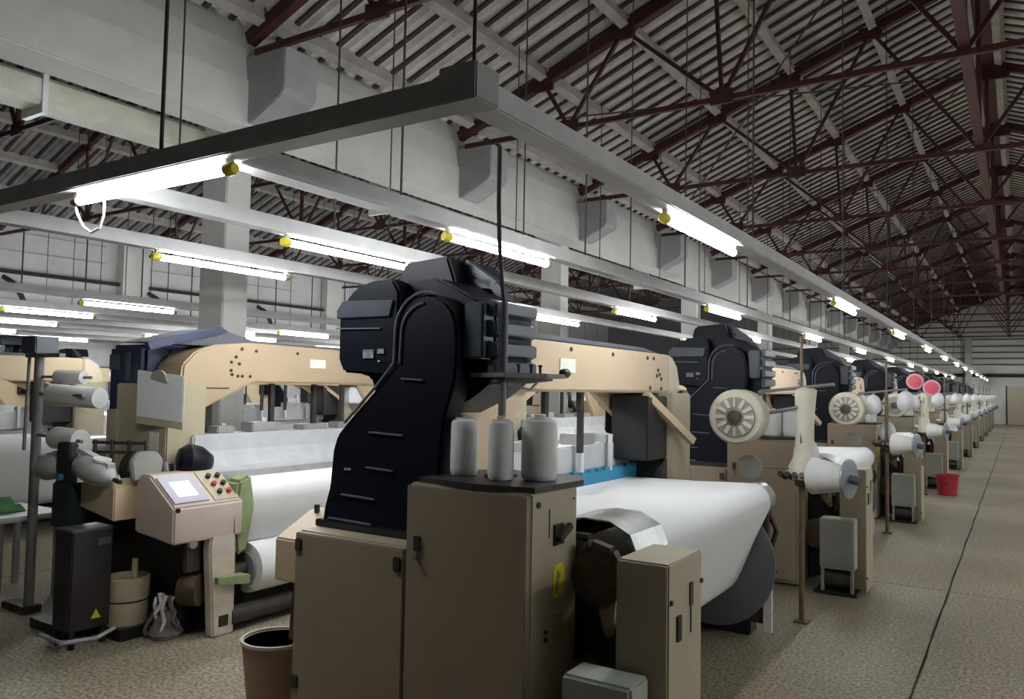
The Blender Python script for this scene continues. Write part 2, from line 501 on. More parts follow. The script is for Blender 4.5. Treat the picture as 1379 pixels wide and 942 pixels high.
B(-.075, .075, -.07, .06, 2.495, 2.615).build('junction_box', 'trough_dark', ct, bevel=.005)
CY((-1.66, 0, 2.58), (-1.64, 0, 6.0), .009, n=6).build('hanger_rod', 'dark_rod', ct)
tag(ct, 'dark grey cross trough joining the lamp rows at the upper left', 'lamp trough', 'lamp troughs')

def make_lamp():
    t = empty('fluorescent_lamp', (0, 0, 0))
    CY((0, .05, 0), (0, 1.15, 0), .021, n=10).build('tube', 'tube', t, smooth=True)
    MB().lathe((0, -.005, 0), (0, 1, 0), [(0, .020), (.01, .027), (.045, .029), (.06, .024)], 10).build('socket', 'yellow_cap', t, smooth=True)
    MB().lathe((0, 1.145, 0), (0, 1, 0), [(0, .022), (.015, .025), (.05, .020)], 10).build('socket', 'brown_cap', t, smooth=True)
    for y in (.03, 1.16):
        B(-.012, .012, y-.012, y+.012, .02, .05).build('bracket', 'trough', t)
    return t
lamp0 = make_lamp(); used = [False]
def lamp(x, y, label, rz=0, z=2.455, group='fluorescent lamps'):
    t = copy_tree(lamp0) if used[0] else lamp0
    used[0] = True
    t.location = (x, y, z); t.rotation_euler = (0, 0, rz)
    tag(t, label, 'lamp', group)
    return t
RN = ['row along the aisle', 'second lamp row from the aisle', 'third lamp row from the aisle', 'fourth lamp row from the aisle']
YS = [[3.63 + 4.24*k for k in range(12)], [3.5 + 4.45*k for k in range(10)], [3.18 + 4.6*k for k in range(7)], [3.13 + 5.0*k for k in range(7)]]
for r in range(4):
    for k, y in enumerate(YS[r]):
        lamp(TX[r], y, 'glowing fluorescent tube, %s from the camera in the %s' % (ORD[k], RN[r]))
L = lamp(-2.63, 2.0, 'bright fluorescent tube with dangling white cable under the dark cross trough', PI/2, 2.46)
c = MB().path([(0, 1.19, .0), (.0, 1.16, -.06), (0, 1.10, -.13), (0, 1.03, -.165), (0, .96, -.15), (0, .93, -.09), (0, .93, -.01)], .006).build('cable', 'white_cable', L)
RXS = [1.75, 2.95]
for r, x in enumerate(RXS):
    trough(x, 2.4, 51, 'grey lamp trough right of the aisle, %s from the aisle' % ORD[r], (3.0, 4.0))
    for k in range(11):
        lamp(x, 2.75 + r*.5 + 4.24*k, 'glowing tube right of the aisle, %s from the camera on the %s trough' % (ORD[k], ORD[r]), group='lamps right of the aisle')
NX = [-8.7, -10.5, -11.4, -12.6, -13.9, -15.4, -17.0]
for r, x in enumerate(NX):
    trough(x, 1.0, 34, 'lamp trough in the neighbouring bay, %s beyond the columns' % ORD[r], (2.2 + .3*r, 4.4))
    for k in range(6):
        lamp(x, 4.65 + (0, 1.9, 3.4, .8, 2.7, 1.3, 3.9)[r] + 4.3*k - (0, 1.9, 0, .2, 3, 0, .4)[r], 'glowing tube, %s from the camera on the %s trough beyond the columns' % (ORD[k], ORD[r]), group='lamps of the neighbouring bay')

#LOOM
# ------------------------------------------------------------------ looms
def arc(cx, cz, r, a0, a1, n):
    return [(cx + r*math.cos(math.radians(a0 + (a1-a0)*i/n)), cz + r*math.sin(math.radians(a0 + (a1-a0)*i/n))) for i in range(n+1)]
def make_loom(alley):
    t = empty('weaving_loom', (0, 0, 0))
    # --- tall control cabinet
    c = B(-.23, .36, .04, .40, .02, 1.20).build('control_cabinet', 'cab_side', t, bevel=.006)
    d = B(-.226, .352, .012, .045, .05, 1.192).build('cabinet_door', 'cab', c, bevel=.004)
    B(-.178, -.150, .002, .016, .93, .99).build('latch', 'iron', c, far=False)
    CY((-.164, .014, .905), (-.164, -.008, .905), .010, n=8).build('lock', 'steel', c, far=False)
    B(.358, .363, .17, .175, 1.02, 1.13).build('panel_seam', 'iron', c, far=False)
    CY((.355, .085, 1.155), (.368, .085, 1.155), .012, n=8).build('knob', 'black', c, far=False)
    CY((.355, .37, 1.15), (.363, .37, 1.15), .005, n=8).build('screw', 'black', c, far=False)
    sw = B(.36, .372, .205, .275, .985, 1.065).build('isolator_switch', 'black', c, far=False)
    MB().bar((.382, .215, 1.01), (.388, .295, 1.055), .022, .024).build('switch_lever', 'iron', c, far=False)
    PR([(.205, .79), (.225, .775), (.295, .79), (.295, .885), (.27, .905), (.22, .90), (.205, .88)], 'x', .3605, .3635).build('warning_sticker', 'sticker', c, far=False)
    PR([(.225, .80), (.24, .80), (.245, .84), (.262, .86), (.24, .885), (.228, .86)], 'x', .3635, .3645).build('sticker_print', 'olive', c, far=False)
    for y, z in ((.15, .665), (.15, .635)):
        CY((.355, y, z), (.37, y, z), .010, n=8).build('screw', 'iron', c, far=False)
    B(.36, .366, .21, .28, .62, .72).build('hand_mark', 'cab', c, far=False)
    MB().prism([(-.20, .06), (.10, .02), (.36, .06), (.375, .43), (.30, .56), (-.10, .56), (-.2, .45)], 'z', 1.20, 1.222).build('yarn_tray', 'iron', c)
    # --- low side cabinet
    s = B(-.89, -.236, .045, .48, .02, .93).build('side_cabinet', 'cab_side', t, bevel=.006)
    B(-.885, -.24, .015, .048, .06, .925).build('cabinet_door', 'cab', s, bevel=.005)
    for x, z in ((-.272, .86), (-.86, .87), (-.275, .26), (-.86, .26)):
        B(x-.022, x+.022, .006, .02, z-.03, z+.03).build('corner_bolt', 'iron', s, bevel=.006, far=False)
    # --- low casting with parts left of the side cabinet
    PR([(.10, .66), (.52, .66), (.52, .97), (.32, .97), (.10, .86)], 'x', -1.12, -.90).build('gear_cover', 'cream', t, bevel=.008)
    PR([(.14, .38), (.44, .34), (.46, .66), (.16, .66)], 'x', -1.05, -.92).build('gear_casing', 'grease', t)
    for k in range(4):
        CY((-1.05+.06*k, .3+.03*k, .96), (-1.05+.06*k, .3+.03*k, 1.0+.02*(k % 2)), .014, n=6).build('fitting', 'iron', t, far=False)
    # --- dark dobby tower
    tw = PR([(-.885, .93), (-.215, .93), (-.19, 1.20), (-.17, 1.45), (-.115, 1.62), (-.105, 1.76)] + arc(-.275, 1.84, .165, 0, 180, 10) +
            [(-.445, 1.70), (-.53, 1.61), (-.74, 1.42), (-.80, 1.36), (-.825, 1.29), (-.84, 1.12), (-.872, 1.02)], 'y', .17, .30).build('dobby_tower', 'navy', t, bevel=.012, smooth=True)
    # ribs around the panel edge
    ep = [(-.74, 1.425), (-.53, 1.615), (-.448, 1.70), (-.443, 1.84)] + arc(-.275, 1.845, .168, 180, 70, 8)
    MB().path([(x, .163, z) for x, z in ep], .007, n=6).build('edge_rib', 'navy_edge', tw, smooth=True)
    MB().path([(x, .165, z) for x, z in [(-.415, 1.70)] + arc(-.275, 1.83, .135, 172, 95, 6)], .006, n=6).build('edge_rib', 'navy_edge', tw, smooth=True)
    for x0, x1, z in ((-.40, -.28, 1.63), (-.585, -.385, 1.385), (-.60, -.44, 1.225), (-.75, -.545, 1.09), (-.83, -.56, .975)):
        MB().bar((x0, .164, z+.002), (x1, .164, z-.004), .012, .007).build('slot_edge', 'navy_edge', tw, far=False)
    B(-.91, -.20, .155, .34, .93, .965).build('tower_foot', 'black', tw, bevel=.005)
    B(-.735, -.695, .162, .168, 1.205, 1.215).build('maker_plate', 'label_grey', tw, far=False)
    # --- tower head: overhanging left housing with chamfered roof
    hd = PR([(-.83, 1.70), (-.79, 1.655), (-.72, 1.64), (-.69, 1.58), (-.68, 1.47), (-.64, 1.40), (-.50, 1.38), (-.12, 1.55), (-.02, 1.62), (.0, 1.70), (.0, 1.95), (-.10, 1.99),
             (-.20, 2.04), (-.32, 2.095), (-.65, 2.085), (-.74, 2.06), (-.83, 1.96)], 'y', .30, .62).build('head_housing', 'navy', t, bevel=.012, smooth=True)
    lf = PR([(-.835, 1.72), (-.80, 1.66), (-.49, 1.64), (-.46, 1.70), (-.46, 2.03), (-.50, 2.09), (-.64, 2.085), (-.74, 2.055), (-.835, 1.96)], 'y', .20, .305).build('front_cover', 'navy', hd, bevel=.012, smooth=True)
    PR([(-.84, 1.955), (-.84, 1.915), (-.505, 1.915), (-.485, 1.99), (-.80, 2.0)], 'y', .188, .205).build('shiny_band', 'navy_grey', hd, bevel=.004)
    MB().bar((-.842, .196, 1.868), (-.56, .196, 1.862), .01, .006).build('seam', 'navy_edge', hd, far=False)
    B(-.665, -.600, .192, .200, 1.725, 1.765).build('badge', 'label_grey', hd, far=False)
    B(-.575, -.535, .192, .200, 1.745, 1.768).build('badge', 'label_grey', hd, far=False)
    B(-.572, -.558, .192, .200, 1.708, 1.714).build('badge', 'white_plastic', hd, far=False)
    B(-.74, -.56, .33, .52, 2.086, 2.094).build('roof_window', 'slate', hd, far=False)
    # right cheek and louvred side
    B(-.105, -.005, .215, .31, 1.72, 1.965).build('cheek_plate', 'navy_grey', hd, bevel=.01)
    for k, z in enumerate((1.645, 1.725, 1.815, 1.905)):
        PR([(.0, z), (.035, z+.015), (.035, z+.062), (.0, z+.075)], 'y', .25, .60).build('louvre', 'navy_grey' if k else 'slate', hd, bevel=.003)
    # upper box with pale pierced side frame
    ub = PR([(-.72, 2.08), (-.72, 2.15), (-.69, 2.215), (-.42, 2.235), (-.36, 2.08)], 'y', .50, .95).build('upper_box', 'navy', hd, bevel=.012, smooth=True)
    fr = MB()
    for a, b in (((-.40, 2.21), (-.22, 2.09)), ((-.22, 2.09), (-.14, 1.99)), ((-.14, 1.99), (-.34, 2.0)), ((-.34, 2.0), (-.40, 2.21)), ((-.36, 2.11), (-.24, 2.10))):
        fr.bar((a[0], .64, a[1]), (b[0], .64, b[1]), .05, .045)
    fr.build('side_frame', 'navy_grey', hd)
    PR([(-.34, 2.0), (-.15, 2.0), (-.22, 2.08), (-.38, 2.19)], 'y', .66, .72).build('side_panel', 'slate', hd)
    # --- cream arch
    if alley:
        ap = [(.42, 1.60), (.42, 1.88), (2.2, 1.90), (2.50, 1.87), (2.66, 1.82), (2.76, 1.72), (2.79, 1.33), (2.66, 1.38), (2.40, 1.50), (2.17, 1.60)]
    else:
        ap = [(.42, 1.58), (.42, 1.86), (2.93, 1.86), (2.93, 1.58)]
    ar = PR(ap, 'x', -.55, -.25)\
        .build('arch_beam', 'tan' if alley else 'cream', t, bevel=.015, smooth=True)
    if not alley: PR([(2.935, 1.58), (2.935, 1.86), (3.02, 1.85), (3.12, 1.78), (3.17, 1.66), (3.17, 1.58)], 'x', -.55, -.25).build('arch_end_cap', 'cream_light', ar, bevel=.012)
    PR([(.40, 1.60), (1.05, 1.60), (.85, 1.35), (.72, 1.18), (.40, 1.05)], 'x', -.53, -.28).build('arch_shoulder', 'cream', ar, bevel=.01)
    B(-.249, -.244, 1.32, 1.50, 1.69, 1.77).build('name_plate', 'label_white', ar)
    B(-.556, -.551, 1.45, 1.62, 1.73, 1.80).build('name_plate', 'label_white', ar)
    for y, z in ((.75, 1.835), (.95, 1.83), (1.45, 1.825), (2.0, 1.82), (2.55, 1.82), (2.66, 1.82), (2.74, 1.74), (2.77, 1.71), (2.72, 1.70), (2.80, 1.68), (2.80, 1.61), (2.60, 1.615)):
        CY((-.25, y, z), (-.243, y, z), .013, n=7).build('bolt', 'iron', ar, far=False)
    for y, z in ((2.33, 1.79), (2.30, 1.74), (2.37, 1.75), (2.37, 1.69), (2.36, 1.66), (2.31, 1.65), (2.27, 1.65), (2.2, 1.65), (2.15, 1.84), (2.28, 1.85), (1.75, 1.84), (2.86, 1.50), (2.88, 1.44)):
        CY((-.55, y, z), (-.557, y, z), .012, n=7).build('bolt', 'iron', ar, far=False)
    # slate cover riding on top of the arch
    PR([(.9, 1.862), (.9, 1.905), (2.1, 1.915), (2.45, 1.99), (2.62, 1.97), (3.05, 1.86)] if alley else [(.9, 1.862), (.9, 1.895), (2.5, 1.89), (2.8, 1.862)], 'x', -.50, -.26).build('top_cover', 'slate', ar, bevel=.006)
    if alley: PR([(2.40, 1.97), (2.46, 2.0), (3.02, 1.86), (3.0, 1.81)], 'x', -.545, -.50).build('cover_edge', 'navy_blue', ar)
    # brace plate on the cloth side, strut on the warp side
    if not alley: PR([(2.20, 1.60), (2.90, 1.60), (2.90, 1.28), (2.78, 1.32), (2.62, 1.40), (2.40, 1.50)], 'x', -.545, -.50).build('brace_plate', 'cream', ar, bevel=.005)
    B(-.552, -.545, 2.38, 2.80, 1.555, 1.565).build('groove', 'iron', ar, far=False)
    if not alley: MB().bar((-.24, 2.50, 1.57), (-.06, 2.92, 1.24), .055, .05).build('strut', 'cream', ar)
    # end leg
    if alley:
        lg = B(-.60, .0, 2.60, 2.90, .98, 1.585).build('end_leg', 'cab_side', t, bevel=.01)
        B(-.52, -.42, 2.90, 2.905, 1.14, 1.26).build('data_plate', 'label_white', lg, far=False)
        B(-.05, .06, 2.60, 2.93, .98, 1.40).build('leg_flange', 'cab_side', lg, bevel=.006)
        B(-.58, -.05, 2.60, 2.85, 0, .98).build('leg_base', 'iron', lg)
    else:
        lg = B(-.50, -.16, 2.80, 3.16, .0, 1.58).build('end_leg', 'cab_side', t, bevel=.01)
    B(-.47, -.20, 2.45, 2.80, 1.12, 1.56).build('dark_recess', 'black', t, bevel=.01)  # black block in the leg recess; its shade is put in as colour
    if alley:
        nv = B(-.25, .18, 2.45, 2.86, 1.34, 1.86).build('navy_cover', 'navy_blue', t, bevel=.03, smooth=True)
        B(.04, .15, 2.86, 2.872, 1.68, 1.79).build('cover_window', 'slate', nv, far=False)
        B(-.10, -.06, 2.86, 2.875, 1.60, 1.80).build('cover_seam', 'navy_grey', nv, far=False)
        CY((-.12, 3.05, .62), (.02, 3.05, .62), .15, n=24).build('hand_wheel', 'black', t, smooth=True)
        B(-.10, .0, 2.8, 3.05, .5, .75).build('wheel_bracket', 'black', t)
    # --- hanging harness struts
    for y in (1.43, 1.87):
        h = B(-.42, -.39, y-.02, y+.02, 1.20, 1.60).build('harness_strut', 'iron', t)
        B(-.425, -.385, y-.018, y+.018, 1.08, 1.20).build('strut_foot', 'white_plastic', h)
    B(-.53, -.51, 1.2, 1.24, 1.18, 1.60).build('harness_strut', 'iron', t)
    B(-.53, -.51, 2.02, 2.06, 1.10, 1.34).build('guide_post', 'bag', t)
    B(-.42, -.40, 2.30, 2.33, 1.06, 1.30).build('guide_post', 'white_plastic', t)
    B(-.50, -.36, .9, 1.1, 1.44, 1.58).build('junction_tag', 'paper', t, bevel=.01)
    for y0, y1, zz in ((1.0, 1.32, .05), (1.45, 1.7, .04), (1.95, 2.2, .07), (2.35, 2.5, .05)):
        B(-.60, -.46, y0, y1, 1.24, 1.24+zz).build('heald_clamp', 'alu', t, bevel=.008)
    # --- dropper bank and blue stop strip
    B(-.64, -.45, .66, 2.72, 1.04, 1.24).build('dropper_bank', 'drop_bank', t, bevel=.01)
    m = MB().box(-.445, -.405, .68, 2.74, .985, 1.065)
    y = .70
    while y < 2.7:
        m.box(-.443, -.407, y, y+.07, 1.065, 1.082); y += .11
    m.build('stop_motion_strip', 'teal', t)
    CY((-.43, 2.75, 1.02), (-.43, 2.95, 1.02), .10, n=18).build('end_wheel', 'black', t, smooth=True)
    CY((-.35, 2.85, 1.0), (-.2, 2.85, 1.0), .13, n=18).build('end_wheel', 'iron', t, smooth=True)
    # --- warp side
    wb = empty('warp_beam', (0, 0, 0)); wb.parent = t
    CY((.17, .78, .48), (.17, 2.64, .48), .20, n=28).build('warp_roll', 'warp', wb, smooth=True)
    for y in (.76, 2.66):
        MB().lathe((.17, y-.014, .48), (0, 1, 0), [(0, .40), (.006, .42), (.022, .42), (.028, .40)], 40).build('beam_flange', 'flange', wb, smooth=True)
    CY((.17, .55, .48), (.17, 2.9, .48), .06, n=12).build('beam_shaft', 'iron', wb, smooth=True)
    prof = [(-.43, .985), (-.2, .99), (.1, .995), (.36, 1.005)] + arc(.445, .895, .118, 75, -25, 8) + [(.47, .67), (.385, .46)] + arc(.17, .48, .204, -28, -100, 5)
    MB().strip(prof, .80, 2.62, .004).build('warp_sheet', 'warp', t, smooth=True)
    CY((.445, .52, .895), (.445, 2.80, .895), .112, n=20).build('back_roller', 'steel', t, smooth=True)
    e = MB().lathe((.445, 2.70, .895), (0, 1, 0), [(0, .07), (.01, .10), (.06, .10), (.07, .06)], 16).build('roller_bearing', 'grease', t, smooth=True)
    B(.36, .52, 2.72, 2.80, .10, .86).build('bearing_bracket', 'grease', t, bevel=.01)
    MB().path([(.50, 2.78, .84), (.56, 2.80, .7), (.50, 2.8, .5), (.55, 2.82, .42)], .018).build('hose', 'iron', t, far=False)
    B(.50, .555, 2.70, 2.72, .06, .42).build('cloth_tail', 'cloth', t)
    # shiny cover over the roller's near end
    MB().strip([(.16, .985), (.24, 1.03), (.34, 1.05), (.46, 1.045), (.55, 1.0), (.585, .92)], .50, .83, .006).build('roller_cover', 'steel', t, smooth=True)
    B(.20, .40, .42, .47, .98, 1.0).build('cover_lip', 'iron', t, far=False)
    # let-off drive between cabinet and box
    MB().lathe((.47, .36, .84), (0, 1, 0), [(0, .04), (.0, .11), (.05, .115), (.06, .09), (.1, .09)], 20).build('drive_wheel', 'grease', t, smooth=True)
    MB().path([(.39, .40, .92), (.45, .38, .97), (.53, .38, .95), (.58, .38, .86), (.62, .38, .72), (.6, .38, .6)], .028, n=8).build('drive_belt', 'grease', t, smooth=True)
    B(.38, .62, .44, .60, .03, .72).build('drive_case', 'black', t, bevel=.02)
    CY((.43, .36, .40), (.43, .46, .40), .12, n=18).build('drive_pulley', 'pole_brown', t, smooth=True)
    CY((.50, .42, .72), (.56, .30, .66), .045, .02, n=10).build('oil_cap', 'cab', t, far=False)
    # let-off box by the aisle
    lb = B(.66, .86, .15, .49, .0, .985).build('letoff_box', 'cab_side', t, bevel=.006)
    B(.664, .856, .138, .152, .03, .98).build('box_front', 'cab', lb, bevel=.003)
    B(.858, .868, .225, .262, .70, .79).build('socket_plate', 'black', lb, far=False)
    B(.858, .866, .355, .385, .80, .885).build('indicator', 'grease', lb, far=False)
    B(.860, .864, .366, .372, .70, .80).build('wire', 'iron', lb, far=False)
    for y, z in ((.17, .85), (.48, .87), (.17, .12)):
        CY((.858, y, z), (.868, y, z), .010, n=7).build('screw', 'grease', lb, far=False)
    # small motor box on legs
    mb_ = B(.54, .80, -.03, .12, .20, .60).build('motor_box', 'grey_green', t, bevel=.008)
    B(.545, .79, -.04, -.028, .22, .59).build('motor_lid', 'motor_grey', mb_)
    for x in (.55, .77):
        B(x, x+.022, -.03, -.0, 0, .20).build('box_leg', 'motor_grey', mb_)
    CY((.57, .05, .11), (.77, .05, .11), .075, n=14).build('motor', 'iron', mb_, smooth=True)
    B(.50, .82, -.05, .30, .0, .025).build('base_plate', 'black', mb_)
    # --- frames
    for y0, y1 in ((.48, .66), (2.76, 2.92)):
        PR([(-.85, 0), (.40, 0), (.40, .80), (.2, .92), (-.70, .92), (-.85, .80)], 'y', y0, y1).build('side_frame', 'iron', t, bevel=.01)
    for x, z in ((-.55, .35), (-.15, .75), (.0, .15)):
        CY((x, .6, z), (x, 2.8, z), .06, n=10).build('cross_beam', 'iron', t)
    # --- cloth side
    B(-.62, -.52, .70, 2.70, .96, 1.04).build('reed_rail', 'cloth_dim', t, bevel=.01)
    MB().strip([(-.60, 1.22), (-.66, 1.08), (-.70, 1.02), (-.78, 1.0)], .72, 2.66, .02).build('reed_cover', 'drop_bank', t)
    B(-.86, -.78, .66, 2.74, .94, 1.0).build('breast_bar', 'alu', t, bevel=.01)
    bp = [(-.86, .95)] + arc(-.93, .84, .105, 85, 200, 8) + [(-1.0, .70), (-.96, .58), (-.93, .53)]
    MB().strip(list(reversed(bp)), .72, 2.56, .006).build('woven_cloth', 'cloth', t, smooth=True)
    CY((-.93, .66, .84), (-.93, 2.70, .84), .10, n=20).build('breast_roller', 'steel', t, smooth=True)
    cr = CY((-1.0, .74, .37), (-1.0, 2.54, .37), .165, n=28).build('cloth_roll', 'cloth', t, smooth=True)
    CY((-1.0, 2.535, .37), (-1.0, 2.56, .37), .105, n=18).build('roll_core', 'flange_light', cr, smooth=True)
    CY((-1.0, 2.5, .37), (-1.0, 2.70, .37), .045, n=12).build('roll_shaft', 'iron', cr, smooth=True)
    CY((-1.06, .60, .10), (-1.06, 2.72, .10), .06, n=12).build('foot_tube', 'iron', t, smooth=True)
    # --- control console at the far end, cloth side
    cs = PR([(-1.10, .62), (-.70, .66), (-.70, 1.02), (-.84, 1.02), (-1.10, .84)], 'y', 2.66, 3.16).build('console', 'console', t, bevel=.012)
    # sloping face from (-.84,1.02) to (-1.10,.84)
    def sl(u, off):                         # u: 0 top .. 1 bottom of the slope
        nx, nz = -.569, .822
        return (-.84-.26*u + nx*off, 1.02-.18*u + nz*off)
    def slab(name, u0, u1, y0, y1, o0, o1, m, par):
        PR([sl(u0, o0), sl(u1, o0), sl(u1, o1), sl(u0, o1)], 'y', y0, y1).build(name, m, par)
    slab('screen_bezel', .12, .90, 2.90, 3.14, .001, .012, 'screen_bezel', cs)
    slab('touch_screen', .30, .74, 2.95, 3.09, .012, .015, 'screen', cs)
    slab('key_plate', .05, .92, 2.68, 2.86, .001, .008, 'cab_side', cs)
    for a in range(3):
        for b in range(2):
            x, z = sl(.25 + .24*a, .010); x2, z2 = sl(.25 + .24*a, .035)
            y = 2.73 + .07*b
            CY((x, y, z), (x2, y, z2), .017, n=8).build('push_button', 'red_plastic' if (a + b) % 3 == 2 else 'black', cs, far=False)
    CY((-1.095, 3.13, .83), (-1.125, 3.15, .83), .015, n=8).build('emergency_button', 'black', cs, far=False)
    CY((-1.02, 2.98, .60), (-1.05, 2.98, .60), .03, n=12).build('lamp_button', 'white_plastic', cs, far=False)
    B(-.78, -.70, 2.62, 2.95, .70, 1.0).build('tool_bin', 'grease', cs, far=False)
    for k in range(9):
        x = -.66 - .02*(k % 3); y = 2.70 + .05*k
        CY((x, y, 1.0), (x+.01*(k % 2), y+.01, 1.05+.03*((k*7) % 3)/2), .014, n=6).build('lever', 'alu' if k % 2 else 'iron', cs, far=False)
    sh = PR([(-.70, .74), (-.30, .80), (-.30, .95), (-.62, .98), (-.70, .95)], 'y', 2.95, 3.30).build('console_shelf', 'cream', t, bevel=.008)
    PR([(3.02, .98), (3.20, .98), (3.22, 1.10), (3.18, 1.16), (3.05, 1.16), (3.0, 1.10)], 'x', -.74, -.70).build('reader_plate', 'motor_grey', sh, bevel=.008)
    # navy dome of the weft entry
    MB().lathe((-.72, 2.82, 1.08), (-.3, -1, -.1), [(-.06, .03), (-.05, .08), (0, .115), (.09, .10), (.16, .05), (.17, .02)], 16).build('dome_cover', 'navy', t, smooth=True)
    m = MB()
    for z in (1.14, 1.20):
        m.bar((-.62, 3.05, z), (-.30, 3.22, z), .02, .02)
    for k in range(4):
        m.bar((-.62+.1*k, 3.05+.055*k, 1.02), (-.62+.1*k, 3.05+.055*k, 1.22), .018, .018)
    m.build('yarn_brake_rack', 'iron', t)
    # foot plate (worn) under console
    PR([(2.70, 0), (2.86, 0), (2.88, .30), (2.90, .55), (2.88, .78), (2.84, .84), (2.76, .84), (2.71, .74), (2.70, .40)], 'x', -1.10, -1.02).build('foot_plate', 'worn', t, bevel=.012)
    PR([(2.62, .30), (2.86, .34), (2.86, .38), (2.62, .36)], 'x', -1.14, -1.02).build('foot_ledge', 'bag_green', t)
    B(-1.103, -1.10, 2.75, 2.82, .06, .13).build('foot_slot', 'black', t, far=False)
    B(-.95, -.50, 2.50, 2.85, .03, .62).build('underframe', 'black', t, bevel=.02)
    B(-1.02, -.94, 2.90, 3.02, .42, .60).build('valve_box', 'iron', t, bevel=.01)
    CY((-1.02, 2.90, .30), (-.92, 2.96, .30), .10, n=18).build('foot_motor', 'grease', t, smooth=True)
    MB().prism([(2.60, .50), (2.68, .48), (2.72, .70), (2.68, .96), (2.58, 1.0), (2.54, .78)], 'x', -1.08, -.94).build('green_guard', 'bag_green', t, bevel=.02)
    return t

def no_strip(t):
    for ch in list(t.children):
        if ch.name.startswith('stop_motion_strip'): bpy.data.objects.remove(ch)
loom0 = make_loom(False)
loomB = make_loom(True)
N_A = 11; PITCH = 4.24
LA = ['cream loom with black head tower nearest the camera, in the row along the aisle'] + ['cream loom with black head tower, %s from the camera in the row along the aisle' % ORD[k] for k in range(1, N_A)]
AX = -1.9
loom0.location = (AX, 2.5, 0)
tag(loom0, LA[0], 'loom', 'looms in the row along the aisle')
for k in range(1, N_A):
    t = copy_tree(loom0, lite=k > 2); t.location = (AX, 2.5 + PITCH*k, 0)
    tag(t, LA[k], 'loom', 'looms in the row along the aisle')
BX, BY = -5.35, 6.05
for k in range(6):
    t = copy_tree(loomB, lite=k > 1) if k else loomB; t.location = (BX, BY + PITCH*k, 0); t.rotation_euler = (0, 0, PI)
    tag(t, 'cream loom with lit touch screen and clipboard, left of the nearest loom' if k == 0 else 'loom in the row across the weavers alley, %s from the camera' % ORD[k], 'loom', 'looms in the row across the alley')
for k in range(5):
    t = copy_tree(loom0, lite=True); no_strip(t); t.location = (-9.0, 2.1 + PITCH*k, 0)
    tag(t, 'loom with white warp just beyond the concrete columns, %s from the camera' % ORD[k], 'loom', 'looms beyond the columns')
for k in range(5):
    t = copy_tree(loomB, lite=True); no_strip(t); t.location = (-12.5, 6.2 + PITCH*k, 0); t.rotation_euler = (0, 0, PI)
    tag(t, 'loom in the second row beyond the concrete columns, %s from the camera' % ORD[k], 'loom', 'looms in the second row beyond the columns')
for k in range(4):
    t = copy_tree(loom0, lite=True); no_strip(t); t.location = (-15.6, 3.6 + PITCH*k, 0)
    tag(t, 'loom in the third row beyond the concrete columns, %s from the camera' % ORD[k], 'loom', 'looms in the third row beyond the columns')

# ------------------------------------------------------------------ yarn cones on the cabinet trays
def cone_mesh(r, h, name='yarn_cone', m='yarn'):
    mb = MB().lathe((0, 0, 0), (0, 0, 1), [(0, r*.85), (.01, r*.96), (.03, r), (h*.90, r*.98), (h*.945, r*.92), (h*.96, r*.82), (h*.965, r*.72), (h, r*.70), (h, r*.30)], 22)
    return mb.mesh(name, m, smooth=True)
def cone_thing(loc, r, h, label, group):
    t = empty('yarn_cone', loc)
    inst('yarn_body', CM[(r, h)][0], (0, 0, 0), t); inst('paper_tube', CM[(r, h)][1], (0, 0, 0), t)
    return tag(t, label, 'yarn cone', group)
CM = {}
for r, h in ((.06, .245), (.054, .245), (.075, .255), (.075, .22)):
    CM[(r, h)] = (cone_mesh(r, h), MB().lathe((0, 0, 0), (0, 0, 1), [(-.002, r*.4), (h, r*.34), (h+.012, r*.36), (h+.014, r*.2)], 12).mesh('paper_tube', 'yarn_cream', smooth=True))
TZ = 1.224
cone_thing((-2.005, 2.74, TZ), .06, .245, 'left white yarn cone on the cabinet tray beside the dark tower', 'yarn cones on cabinet trays')
cone_thing((-1.79, 2.70, TZ), .054, .245, 'slim middle white yarn cone in front of the pole', 'yarn cones on cabinet trays')
cone_thing((-1.665, 2.80, TZ), .075, .255, 'thick right white yarn cone at the tray corner', 'yarn cones on cabinet trays')
for k in range(1, N_A):
    for q, (dx, dy, key) in enumerate(((-.02, .22, (.06, .245)), (.11, .20, (.075, .22)), (.26, .24, (.075, .22)))):
        cone_thing((AX+dx, 2.5+PITCH*k+dy, TZ), *key, '%s white yarn cone on the cabinet tray of the %s loom along the aisle' % (('left', 'middle', 'right')[q], ORD[k]), 'yarn cones on cabinet trays')

# ------------------------------------------------------------------ pole with shelf on the near cabinet
def yarn_pole(loc, label, tall):
    t = empty('yarn_guide_pole', loc)
    CY((0, 0, 0), (.0, 0, .72), .017, n=12).build('pole', 'pole_grey', t, smooth=True)
    CY((0, 0, .40), (.0, 0, .74), .021, n=12).build('sleeve', 'slate', t, smooth=True)
    B(-.05, .05, -.05, .05, 0, .012).build('foot', 'iron', t)
    PR([(-.16, -.02), (.05, -.06), (.16, .10), (.16, .26), (.10, .28), (-.14, .06)], 'z', .420, .440).build('shelf', 'pole_grey', t, bevel=.003)
    MB().bar((.0, .02, .40), (.06, .30, .425), .03, .03).build('shelf_bracket', 'pole_grey', t)
    for q, (x, y) in enumerate(((.03, .08), (.05, .15), (.06, .21))):
        CY((x, y, .435), (x, y, .475), .006, n=6).build('spindle', 'iron', t, far=False)
        CY((x, y, .47), (x, y, .48), .010, n=8).build('spindle_knob', 'iron', t, far=False)
    MB().lathe((.14, .29, .445), (0, 1, 0), [(-.03, .010), (-.02, .020), (.015, .022), (.03, .010)], 10).build('tension_disc', 'grease', t, smooth=True)
    MB().path([(.0, .05, .42), (.03, .10, .38), (.04, .16, .37), (.05, .2, .40)], .006).build('loose_yarn', 'motor_grey', t)
    return tag(t, label, 'pole', 'yarn guide poles')
